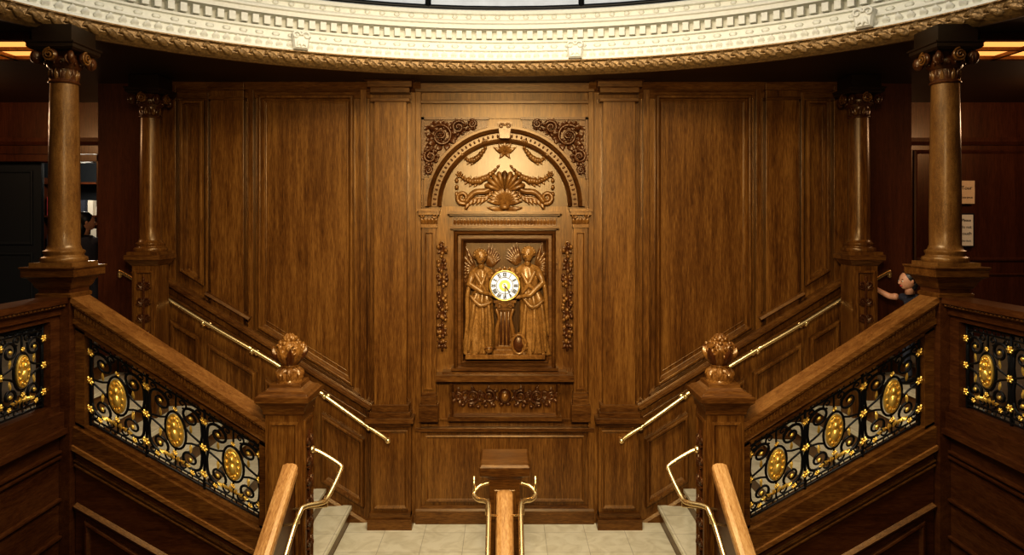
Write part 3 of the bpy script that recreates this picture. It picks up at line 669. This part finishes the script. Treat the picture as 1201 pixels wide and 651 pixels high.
# ---------------- newels, pedestals, columns ----------------
def foliage(b,T,c,z0,z1,w,n,mat,seed=1):
    k=int((z1-z0)/(w*.9))
    b.tube([(c,z0,n),(c,z1,n)],.012,mat,6,T)
    for i in range(k):
        z=z0+(i+.5)*(z1-z0)/k
        for sx in (-1,1):
            b.spiral(c+sx*w*.25,z,w*.2,(pi if sx>0 else 0),1.4,n+.005,.010,mat,T,-sx)
            for a in (.2,.8,1.35): b.leaf(c,z-w*.3,pi/2-sx*a,w*.55,w*.1,n,.02,mat,T)
        b.rosette(c,z,w*.12,n+.01,mat,T,5)
for sg in (-1,1):
    cx=sg*1.655; cy=FD
    b=B('carved_newel_post'); zt=CZ-(466-HY)*5.05/F
    h=.14
    b.sq([(h,LOW),(h,zt-.12),(h+.008,zt-.115)],cx,cy,WOOD)
    b.sq([(h+.005,zt-.15),(h+.015,zt-.14),(h+.015,zt-.12),(h+.02,zt-.10),(h+.035,zt-.07),(h+.055,zt-.05),(h+.06,zt-.045),(h+.06,zt-.005),(h+.045,zt),(h+.035,zt+.015),(h+.0,zt+.03),(h-.02,zt+.05),(h-.025,zt+.075)],cx,cy,WOODX)
    Tf=lambda u,v,n:(cx+u,cy-h-n,v)
    b.panel([(-.11,zt-1.25),(.11,zt-1.25),(.11,zt-.2),(-.11,zt-.2)],[(0,0),(0,.012),(.02,.016),(.03,.003),(.035,.003)],WOOD,Tf)
    Ts=lambda u,v,n,sg=sg:(cx-sg*(h+n),cy+u,v)
    b.panel([(-.11,zt-1.9),(.11,zt-1.9),(.11,zt-.2),(-.11,zt-.2)],[(0,0),(0,.012),(.02,.016),(.03,.003),(.035,.003)],WOOD,Ts)
    foliage(b,Ts,0,zt-1.7,zt-.3,.17,.01,CARVD)
    z=zt+.075; q=.82
    b.lathe([(r,z+zz*q) for r,zz in [(.105,-.01),(.10,.02),(.085,.05),(.065,.09),(.055,.12),(.07,.135),(.07,.15),(.055,.165),(.08,.20),(.098,.25),(.10,.29),(.09,.34),(.06,.375),(.02,.385)]],cx,cy,CARVE,28)
    for k in range(10):
        a=2*pi*k/10
        Tk=lambda u,v,n,a=a:(cx+cos(a)*n-sin(a)*u,cy+sin(a)*n+cos(a)*u,v)
        b.leaf(0,z+.0,pi/2,.11,.036,.095,.035,CARVE,lambda u,v,n,Tk=Tk:Tk(u,v,n-(v-z)*.35))
        b.leaf(0,z+.12,pi/2,.15,.036,.055,.05,CARVE if k%2 else CARVD,lambda u,v,n,Tk=Tk:Tk(u,v,n+(v-z-.12)*.35))
        b.leaf(0,z+.115,-pi/2,.07,.026,.06,.03,CARVE,lambda u,v,n,Tk=Tk:Tk(u,v,n-(v-z-.115)*.5))
    for k in range(5):
        a=2*pi*k/5+.3
        Tk=lambda u,v,n,a=a:(cx+cos(a)*n-sin(a)*u,cy+sin(a)*n+cos(a)*u,v)
        b.spiral(0,z+.245,.042,pi/2,1.3,.100,.012,CARVE,Tk)
    rnd=random.Random(2)
    for j in range(5):
        for k in range(9):
            a=2*pi*(k+.5*j)/9+rnd.uniform(-.12,.12); zz=z+.200+j*.030+rnd.uniform(-.008,.008); r=[.088,.094,.088,.072,.042][j]; e=rnd.uniform(.015,.025)
            b.ell((cx+r*cos(a),cy+r*sin(a),zz),(e,e,e*1.1),CARVE,7,5)
    for k in range(7):
        a=2*pi*k/7; b.tube([(cx+.02*cos(a),cy+.02*sin(a),z+.30),(cx+.035*cos(a),cy+.035*sin(a),z+.335),(cx+.02*cos(a),cy+.02*sin(a),z+.36)],[.020,.020,.008],CARVE,6)
    b.make(.004)

def ionic(b,cx,cy,zb,zt,r,mat,seg=32):
    b.sq([(r*1.5,zb),(r*1.5,zb+.03)],cx,cy,mat)
    p=[(r*1.45,zb+.03),(r*1.5,zb+.045),(r*1.45,zb+.065),(r*1.25,zb+.075),(r*1.22,zb+.085),(r*1.3,zb+.10),(r*1.3,zb+.115),(r*1.12,zb+.125),(r*1.04,zb+.15)]
    n=10
    for i in range(n+1):
        t=i/n; p.append((r*(1.0-.12*t*t),zb+.16+(zt-.30-zb-.16)*t))
    q=r*.88
    b.lathe(p+[(q,zt-.29)],cx,cy,mat,seg)
    p=[(q,zt-.30),(q*1.12,zt-.295),(q*1.15,zt-.285),(q*1.02,zt-.275),(q*1.0,zt-.19),(q*1.15,zt-.18),(q*1.3,zt-.15),(q*1.35,zt-.12),(q*1.1,zt-.10),(q*1.1,zt-.06)]
    b.lathe(p,cx,cy,CARVD,seg)
    for k in range(16):
        a=2*pi*k/16; Tk=lambda u,v,n,a=a:(cx+cos(a)*n-sin(a)*u,cy+sin(a)*n+cos(a)*u,v)
        b.leaf(0,zt-.275,pi/2,.085,.017,q*1.0,.012,CARVD if k%2 else COLM,Tk)
        b.ell((0,zt-.15,q*1.3),(.012,.018,.012),CARVD,6,4,Tk)
    for k in range(4):
        a=pi/2*k; Tk=lambda u,v,n,a=a:(cx+cos(a)*n-sin(a)*u,cy+sin(a)*n+cos(a)*u,v)
        b.ell((0,zt-.105,r*1.4),(.05,.05,.028),CARVD,16,7,Tk)
        b.spiral(0,zt-.105,.05,pi/2,2.2,r*1.4+.02,.009,CARVE,Tk,1,6,.015)
        a=a+pi/4; Td=lambda u,v,n,a=a:(cx+cos(a)*n-sin(a)*u,cy+sin(a)*n+cos(a)*u,v)
        b.ell((0,zt-.115,r*1.65),(.028,.055,.045),CARVD,10,7,Td); b.spiral(0,zt-.13,.038,pi/2,1.5,r*1.7,.011,CARVD,Td)
    R=r*1.62
    b.sq([(R*.9,zt-.06),(R,zt-.045),(R,zt-.02),(R*1.06,zt-.012),(R*1.06,zt+.0)],cx,cy,SOFF)

for sg in (-1,1):
    cx=sg*3.39; cy=FD
    b=B('column_pedestal'); zt=2.93; h=.12
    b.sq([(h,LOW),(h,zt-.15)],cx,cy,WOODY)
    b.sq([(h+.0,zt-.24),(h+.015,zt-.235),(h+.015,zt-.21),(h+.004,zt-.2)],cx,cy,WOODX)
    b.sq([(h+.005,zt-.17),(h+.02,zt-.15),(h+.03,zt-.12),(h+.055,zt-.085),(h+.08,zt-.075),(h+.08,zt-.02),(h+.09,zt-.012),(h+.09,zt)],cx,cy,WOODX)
    b.make(.004)
    b=B('ionic_column'); ionic(b,cx,cy,zt,CEIL-.13,.108,COLM); b.sq([(.15,CEIL-.13),(.15,CEIL-.003)],cx,cy,SOFF); b.make(.003)
    cx=sg*3.66; cy=7.05; zt=2.92; h=.125
    b=B('column_pedestal')
    b.sq([(h,1.2),(h,zt-.1)],cx,cy,WOOD)
    b.sq([(h+.005,zt-.11),(h+.02,zt-.09),(h+.04,zt-.06),(h+.055,zt-.05),(h+.055,zt)],cx,cy,WOODX)
    Tf=lambda u,v,n:(cx+u,cy-h-n,v)
    b.panel([(-.10,zt-.95),(.10,zt-.95),(.10,zt-.16),(-.10,zt-.16)],[(0,0),(0,.015),(.02,.02),(.03,.004),(.035,.004)],WOOD,Tf)
    foliage(b,Tf,0,zt-.88,zt-.22,.15,.01,CARVD)
    b.make(.004)
    b=B('ionic_column'); ionic(b,cx,cy,zt,CEIL-.13,.108,WOOD); b.sq([(.15,CEIL-.13),(.15,CEIL-.003)],cx,cy,SOFF); b.make(.003)
    T=lambda u,v,n,sg=sg:(sg*u,n,v)
    b=B('recessed_ceiling_light')
    X0,X1,Y0,Y1=3.66,6.4,5.34,6.05
    b.rect(X0+.03,X1-.03,CEIL-.03,CEIL-.002,Y0+.03,Y1-.03,LAMP,T)
    for a,c,e,f in ((X0,X1,Y0,Y0+.06),(X0,X1,Y1-.06,Y1),(X0,X0+.06,Y0,Y1),(X1-.06,X1,Y0,Y1),(4.3,4.34,Y0,Y1),(4.9,4.94,Y0,Y1),(5.5,5.54,Y0,Y1),(X0,X1,5.68,5.71)): b.rect(a,c,CEIL-.06,CEIL-.001,e,f,CARVE,T)
    b.make()

# centre newel + rails of the main flight
b=B('centre_newel_post'); cy=5.62; zt=CZ-(546-HY)*5.42/F
b.sq([(.14,0),(.14,.2),(.125,.22),(.125,zt-.14),(.14,zt-.13),(.15,zt-.115),(.16,zt-.11),(.20,zt-.09),(.205,zt-.02),(.19,zt)],0,cy,WOODX)
Tf=lambda u,v,n:(u,cy-.125-n,v)
b.panel([(-.09,.3),(.09,.3),(.09,zt-.22),(-.09,zt-.22)],[(0,0),(0,.01),(.02,.014),(.03,.003)],WOOD,Tf)
b.make(.008)
ms=.55
def handrail(name,x,y0,z0,y1,w,mat=LIGHTW):
    b=B(name); pr=[(-w/2,-.07),(-w/2*.8,-.075),(w/2*.8,-.075),(w/2,-.07),(w/2,-.02),(w/2*.85,0),(w/2*.4,.012),(-w/2*.4,.012),(-w/2*.85,0),(-w/2,-.02)]
    z1=z0-ms*(y0-y1)*1.14
    vs=[(x+a,y,z+c) for y,z in ((y0,z0),(y1,z1)) for a,c in pr]; k=len(pr)
    b.add(vs,[(i,(i+1)%k,k+(i+1)%k,k+i) for i in range(k)]+[tuple(range(k)),tuple(range(2*k-1,k-1,-1))],mat)
    b.add([(x+a,y,z+c) for y,z in ((y0,z0-.07),(y1,z1-.07)) for a,c in ((-.035,0),(.035,0),(.035,-.9),(-.035,-.9))],[(0,1,5,4),(1,2,6,5),(2,3,7,6),(3,0,4,7),(0,1,2,3),(4,5,6,7)],WOODY)
    b.make(.004)
handrail('centre_handrail',0,5.48,CZ-(576-HY)*5.48/F,2.6,.135)
for sg in (-1,1): handrail('stair_handrail',sg*1.60,5.08,CZ-(545-HY)*5.08/F,2.3,.12)
def smooth(pts,k=6):
    out=[];n=len(pts)
    for i in range(n-1):
        for q in range(k):
            t=q/k; p0=pts[max(i-1,0)];p1=pts[i];p2=pts[i+1];p3=pts[min(i+2,n-1)]
            out.append(tuple(.5*((2*p1[c])+(-p0[c]+p2[c])*t+(2*p0[c]-5*p1[c]+4*p2[c]-p3[c])*t*t+(-p0[c]+3*p1[c]-3*p2[c]+p3[c])*t**3) for c in range(3)))
    out.append(pts[-1]); return out
def mir(p,sg): return (p[0]*-sg,p[1],p[2])
for sg in (-1,1):
    b=B('brass_wall_handrail'); d=WD-.17
    pp=[P(455,517,d),P(448,511,d),P(425,496,d),P(383,466,d),P(378,462,d),P(330,431,d),P(297,411,d),P(290,407,d),P(240,378,d),P(190,347,d),P(148,322,d),P(141,319,d),P(141,325,d+.02)]
    pp=[mir(p,sg) for p in pp]
    b.tube(smooth(pp,4),.022,BRASS,10); b.ell(pp[0],(.034,.034,.034),BRASS,10,8)
    for px,py in ((432,500),(380,463),(295,410),(238,377),(165,332)):
        p=mir(P(px,py,d),sg); b.tube(smooth([p,(p[0],p[1]+.02,p[2]-.05),(p[0],WD-.01,p[2]-.06)]),.010,BRASS,8)
        b.lathe([(.026,p[2]-.03),(.026,p[2]+.0)],p[0],p[1],BRASS,10)
        b.ell((p[0],WD-.02,p[2]-.06),(.04,.02,.04),BRASS,10,6)
    b.make()
    b=B('brass_stair_handrail')
    pp=[mir(p,sg) for p in (P(366,527,5.30),P(376,531,5.30),P(398,545,5.28),P(399,553,5.24),P(384,584,5.05),P(376,590,4.98),P(358,594,4.90),P(351,603,4.84),P(335,651,4.62))]
    l=Vector(pp[-1]); dv=Vector((0,-1,-.62)); pp.append(tuple(l+dv*1.2))
    b.tube(smooth(pp,5),.018,BRASS,10); b.ell(pp[0],(.03,.03,.03),BRASS,10,8)
    for i in (4,7): p=pp[i]; b.tube([p,(p[0],p[1],p[2]-.06),(sg*1.60,p[1]-.02,p[2]-.08)],.009,BRASS,8)
    b.make()
    b=B('brass_centre_handrail')
    pp=[mir(p,sg) for p in (P(574,566,5.5),P(563,570,5.48),P(556,579,5.44),P(561,586,5.38),P(570,588,5.3),P(573,597,5.22),P(572,651,4.9))]
    l=Vector(pp[-1]); pp.append((l.x,l.y-1.5,l.z-.9))
    b.tube(smooth(pp,5),.019,BRASS,10); b.tube([pp[2],(pp[2][0],pp[2][1]+.03,pp[2][2]+.13)],.012,BRASS,8)
    p=pp[4]; b.tube([p,(p[0],p[1],p[2]-.1),(0,p[1],p[2]-.12)],.009,BRASS,8)
    b.make()

# ---------------- signs ----------------
def sign(name,px0,px1,py0,py1,d,lines,mat,frame):
    b=B(name); T=lambda u,v,n:(u,d-n,v)
    a=P(px0,py1,d);c=P(px1,py0,d)
    b.rect(a[0],c[0],a[2],c[2],0,.015,frame,T); m=.02 if frame is INK else .0
    b.rect(a[0]+m,c[0]-m,a[2]+m,c[2]-m,.015,.02,mat,T)
    o=b.make()
    for i,s_ in enumerate(lines):
        cu=bpy.data.curves.new('sign_text','FONT'); cu.body=s_; cu.align_x='CENTER'; cu.size=(c[0]-a[0]-2*m)*1.65/max(5,len(s_)); cu.extrude=.001
        ob=bpy.data.objects.new('text_%d'%i,cu); bpy.context.scene.collection.objects.link(ob); cu.materials.append(INK)
        ob.rotation_euler=(pi/2,0,0); ob.location=((a[0]+c[0])/2,d-.022,c[2]-m-(i+1)*(c[2]-a[2]-2*m)/(len(lines)+.6)); ob.parent=o
sign('wall_sign',1123,1142,212,239,8.56,['Tour','Entrance'],PAPER,PAPER)
sign('framed_notice',1122,1142,250,290,8.56,['Please','do not','touch','the clock'],PAPERW,INK)
b=B('display_shelf')
rnd=random.Random(4)
b.box(-7.0,-5.3,10.2,10.55,UP,UP+.05,NAVY)
for z in (2.3,2.8,3.3,3.8): b.box(-7.0,-5.3,10.25,10.55,z,z+.03,DARK)
for x in (-7.0,-5.33): b.box(x,x+.04,10.2,10.55,UP,3.9,DARK)
for z in (2.33,2.83,3.33):
    x=-6.9
    while x<-5.45:
        w=rnd.uniform(.06,.13); h=rnd.uniform(.12,.3); b.box(x,x+w,10.28,10.4,z,z+h,rnd.choice([PAPER,PAPERW,REDHB,PANTS,DARK,PAPERW])); x+=w+rnd.uniform(.02,.1)
b.make()

# ---------------- people ----------------
def person(name,J,rad,edges,head,hr,face,hands,shirt,cols,hairlen=0.0,band=False):
    root=bpy.data.objects.new(name,None); bpy.context.scene.collection.objects.link(root)
    def sk(nm,keys,mat,r0):
        idx={k:i for i,k in enumerate(keys)}
        me=bpy.data.meshes.new(nm); me.from_pydata([J[k] for k in keys],[(idx[a],idx[c]) for a,c in edges if a in idx and c in idx],[])
        ob=bpy.data.objects.new(nm,me); bpy.context.scene.collection.objects.link(ob); ob.parent=root
        ob.modifiers.new('skin','SKIN')
        for k,i in idx.items():
            r=rad[k]; me.skin_vertices[0].data[i].radius=r if isinstance(r,tuple) else (r,r)
        me.skin_vertices[0].data[idx[r0]].use_root=True
        s=ob.modifiers.new('sub','SUBSURF'); s.levels=2; s.render_levels=2
        me.materials.append(mat)
        return ob
    for nm,keys,mat,r0 in cols:
        o=sk(nm,keys,mat,r0); o.modifiers['skin'].use_smooth_shade=True
    h=Vector(head); f=Vector(face).normalized(); side=f.cross(Vector((0,0,1))).normalized()
    b=B('head'); M=Matrix((side,f,Vector((0,0,1)))).transposed()
    def loc(x,y,z): q=h+M@Vector((x,y,z)); return tuple(q)
    b.ell(loc(0,0,0),(hr*.76,hr*.88,hr),SKIN,18,12,None,0,M) ; b.ell(loc(0,hr*.2,-hr*.45),(hr*.5,hr*.55,hr*.5),SKIN,14,9,None,0,M)
    b.ell(loc(0,hr*.88,-hr*.15),(hr*.13,hr*.18,hr*.2),SKIN,8,6,None,0,M)
    for e in (-1,1):
        b.ell(loc(e*hr*.3,hr*.78,0),(hr*.13,hr*.08,hr*.08),PAPERW,8,6,None,0,M); b.ell(loc(e*hr*.3,hr*.85,0),(hr*.06,hr*.04,hr*.06),INK,8,6,None,0,M)
        b.ell(loc(e*hr*.3,hr*.82,hr*.2),(hr*.17,hr*.05,hr*.03),HAIR,8,5,None,0,M)
        b.ell(loc(e*hr*.77,0,-hr*.1),(hr*.07,hr*.16,hr*.24),SKIN,8,6,None,0,M)
    b.ell(loc(0,hr*.76,-hr*.5),(hr*.24,hr*.08,hr*.06),REDHB,8,5,None,0,M)
    b.tube([loc(0,-hr*.1,-hr*.6),loc(0,-hr*.2,-hr*1.5)],[hr*.42,hr*.45],SKIN,10)
    b.make(0,root)
    b=B('hair'); b.ell(loc(0,-hr*.2,hr*.2),(hr*.86,hr*.92,hr*.95),HAIR,18,12,None,0,M)
    b.ell(loc(0,-hr*.5,-hr*.25-hairlen/2),(hr*.75,hr*.5,hr*.7+hairlen/2),HAIR,14,10,None,0,M)
    if band:
        b.ell(loc(0,-hr*.5,hr*1.05),(hr*.38,hr*.38,hr*.4),HAIR,10,8,None,0,M)
        b.tube([loc(hr*.32*cos(a*.5),-hr*.45+hr*.32*sin(a*.5),hr*.85) for a in range(14)],hr*.08,REDHB,6)
    b.make(0,root)
    for hi,(w,d,curl,sc,tside) in enumerate(hands):
        b=B('hand_%d'%hi); w=Vector(w); d=Vector(d).normalized(); c=Vector(curl).normalized(); s=d.cross(c).normalized()
        def hp(a,e,g): return tuple(w+d*a*sc+s*e*sc+c*g*sc)
        MM=Matrix((s,d,c)).transposed()
        b.ell(hp(.04,0,0),(.038*sc,.048*sc,.015*sc),SKIN,12,8,None,0,MM)
        for i,(e,L) in enumerate(((-.028,.062),(-.01,.074),(.009,.070),(.027,.054))):
            b.tube([hp(.06,e,0),hp(.082,e*1.1,-.002),hp(.082+L*.4,e*1.15,.012),hp(.082+L*.5,e*1.15,.034),hp(.075+L*.35,e*1.1,.048)],[x*sc for x in (.0095,.0095,.009,.008,.006)],SKIN,7)
        b.tube([hp(.015,tside*.03,0),hp(.04,tside*.052,.012),hp(.06,tside*.05,.03),hp(.075,tside*.04,.042)],[x*sc for x in (.012,.011,.009,.007)],SKIN,7)
        b.tube([hp(-.02,0,0),hp(.02,0,0)],[.021*sc,.024*sc],SKIN,8)
        b.make(0,root)
    for nm,pos in (('shoe_1',J['ankL']),('shoe_2',J['ankR'])):
        b=B(nm); Mx=Matrix((side,f,Vector((0,0,1)))).transposed()
        q=Vector(pos)+f*.04; q.z=pos[2]-.035
        b.ell(tuple(q),(.04,.10,.035),INK,12,8,None,0,Mx); b.make(0,root)
    return root
bz=1.62; c_=1.10
J=dict(pel=(4.10,6.80,bz+.50*c_),spi=(4.09,6.79,bz+.62*c_),che=(4.08,6.78,bz+.74*c_),nec=(4.04,6.77,bz+.84*c_),
 shL=(4.04,6.89,bz+.80*c_),elL=(3.96,7.02,2.485),wrL=(3.835,7.11,2.575),
 shR=(4.12,6.65,bz+.80*c_),elR=(4.18,6.58,bz+.64*c_),wrR=(4.13,6.50,bz+.52*c_),
 hipL=(4.09,6.87,bz+.47*c_),knL=(4.05,6.88,bz+.27*c_),ankL=(4.09,6.88,bz+.07),
 hipR=(4.12,6.73,bz+.47*c_),knR=(4.09,6.71,bz+.27*c_),ankR=(4.12,6.71,bz+.07))
J['slL']=tuple((Vector(J['shL'])*.6+Vector(J['elL'])*.4)); J['slR']=tuple((Vector(J['shR'])*.55+Vector(J['elR'])*.45))
rad=dict(pel=(.085,.07),spi=(.08,.065),che=(.085,.07),nec=.035,shL=.044,elL=.034,wrL=.023,shR=.042,elR=.028,wrR=.019,hipL=.06,knL=.04,ankL=.028,hipR=.06,knR=.04,ankR=.028,slL=.040,slR=.036)
E=[('pel','spi'),('spi','che'),('che','nec'),('che','shL'),('shL','slL'),('slL','elL'),('elL','wrL'),('che','shR'),('shR','slR'),('slR','elR'),('elR','wrR'),('pel','hipL'),('hipL','knL'),('knL','ankL'),('pel','hipR'),('hipR','knR'),('knR','ankR')]
person('child',J,rad,E,(3.99,6.75,bz+.965*c_),.095,(-1,-.05,-.15),
 [(J['wrL'],(-.65,.45,.1),(-.1,.45,-.9),.8,1),(J['wrR'],(-.2,-.3,-1),(-1,0,0),.75,1)],DRESS,
 [('shirt',['pel','spi','che','nec','shL','slL','shR','slR'],DRESS,'pel'),('arm_1',['slL','elL','wrL'],SKIN,'slL'),('arm_2',['slR','elR','wrR'],SKIN,'slR'),('trousers',['pel','hipL','knL','ankL','hipR','knR','ankR'],PANTS,'pel')],.03,True)
bz=UP; ox,oy=-4.95,8.1
def q(x,y,z): return (ox+x,oy+y,bz+z)
J=dict(pel=q(0,0,.80),spi=q(0,0,.95),che=q(0,0,1.13),nec=q(0,0,1.30),shL=q(-.16,0,1.23),elL=q(-.21,.02,.98),wrL=q(-.14,-.16,.84),shR=q(.16,0,1.23),elR=q(.21,.02,.98),wrR=q(.14,-.16,.86),
 hipL=q(-.08,0,.76),knL=q(-.09,-.01,.42),ankL=q(-.09,.02,.08),hipR=q(.08,0,.76),knR=q(.09,-.01,.42),ankR=q(.09,.02,.08))
J['slL']=tuple((Vector(J['shL'])*.5+Vector(J['elL'])*.5)); J['slR']=tuple((Vector(J['shR'])*.5+Vector(J['elR'])*.5))
rad=dict(pel=(.14,.10),spi=(.12,.09),che=(.14,.10),nec=.05,shL=.06,elL=.04,wrL=.026,shR=.06,elR=.04,wrR=.026,hipL=.085,knL=.06,ankL=.04,hipR=.085,knR=.06,ankR=.04,slL=.05,slR=.05)
person('standing_visitor',J,rad,E,q(0,-.02,1.45),.105,(.9,.5,-.1),
 [(J['wrL'],(.3,-1,-.1),(1,.3,0),.95,1),(J['wrR'],(-.3,-1,-.1),(-1,.3,0),.95,-1)],DRESS,
 [('shirt',['pel','spi','che','nec','shL','slL','shR','slR'],DRESS,'pel'),('arm_1',['slL','elL','wrL'],SKIN,'slL'),('arm_2',['slR','elR','wrR'],SKIN,'slR'),('trousers',['pel','hipL','knL','ankL','hipR','knR','ankR'],PANTS,'pel')],.1)

# ---------------- lights ----------------
def area(name,loc,rot,sx,sy,en,col,shape='RECTANGLE',spread=pi):
    l=bpy.data.lights.new(name,'AREA'); l.shape=shape; l.size=sx; l.size_y=sy; l.energy=en; l.color=col; l.spread=spread
    o=bpy.data.objects.new(name,l); o.location=loc; o.rotation_euler=rot; bpy.context.scene.collection.objects.link(o); return o
area('dome_light',(0,3.6,5.9),(0,0,0),2.8,2.2,280,(1.0,0.87,0.66),'ELLIPSE')
area('gallery_fill_light',(0,.2,4.4),(math.radians(76),0,0),.9,.5,78,(1.0,0.80,0.52),'RECTANGLE',math.radians(75))  # added unseen area light, brightens the centre wall from the camera side
def point(name,loc,en,col,r=.15):
    l=bpy.data.lights.new(name,'POINT'); l.energy=en; l.color=col; l.shadow_soft_size=r
    o=bpy.data.objects.new(name,l); o.location=loc; bpy.context.scene.collection.objects.link(o)
for sg in (-1,1):
    point('wing_fill_light',(sg*6.0,7.0,4.4),34,(1,.66,.40))  # added point fill to brighten the wings and signs, no fixture here
point('side_room_fill',(-5.9,9.6,4.1),45,(1,.9,.75))  # added point fill so the shelf shows through the doorway
w=bpy.data.worlds.new('world'); bpy.context.scene.world=w; w.use_nodes=True
w.node_tree.nodes['Background'].inputs[0].default_value=(.5,.45,.4,1); w.node_tree.nodes['Background'].inputs[1].default_value=.03
sc=bpy.context.scene
sc.view_settings.view_transform='Standard'
try: sc.view_settings.look='Medium High Contrast'
except Exception as e: print('look',e)
cam=bpy.data.cameras.new('camera'); cam.lens=36*F/1201; cam.sensor_width=36; cam.shift_x=8.5/1201; cam.shift_y=-70.5/1201; cam.clip_start=.05
co=bpy.data.objects.new('camera',cam); co.location=(0,0,CZ); co.rotation_euler=(pi/2,0,0); sc.collection.objects.link(co); sc.camera=co
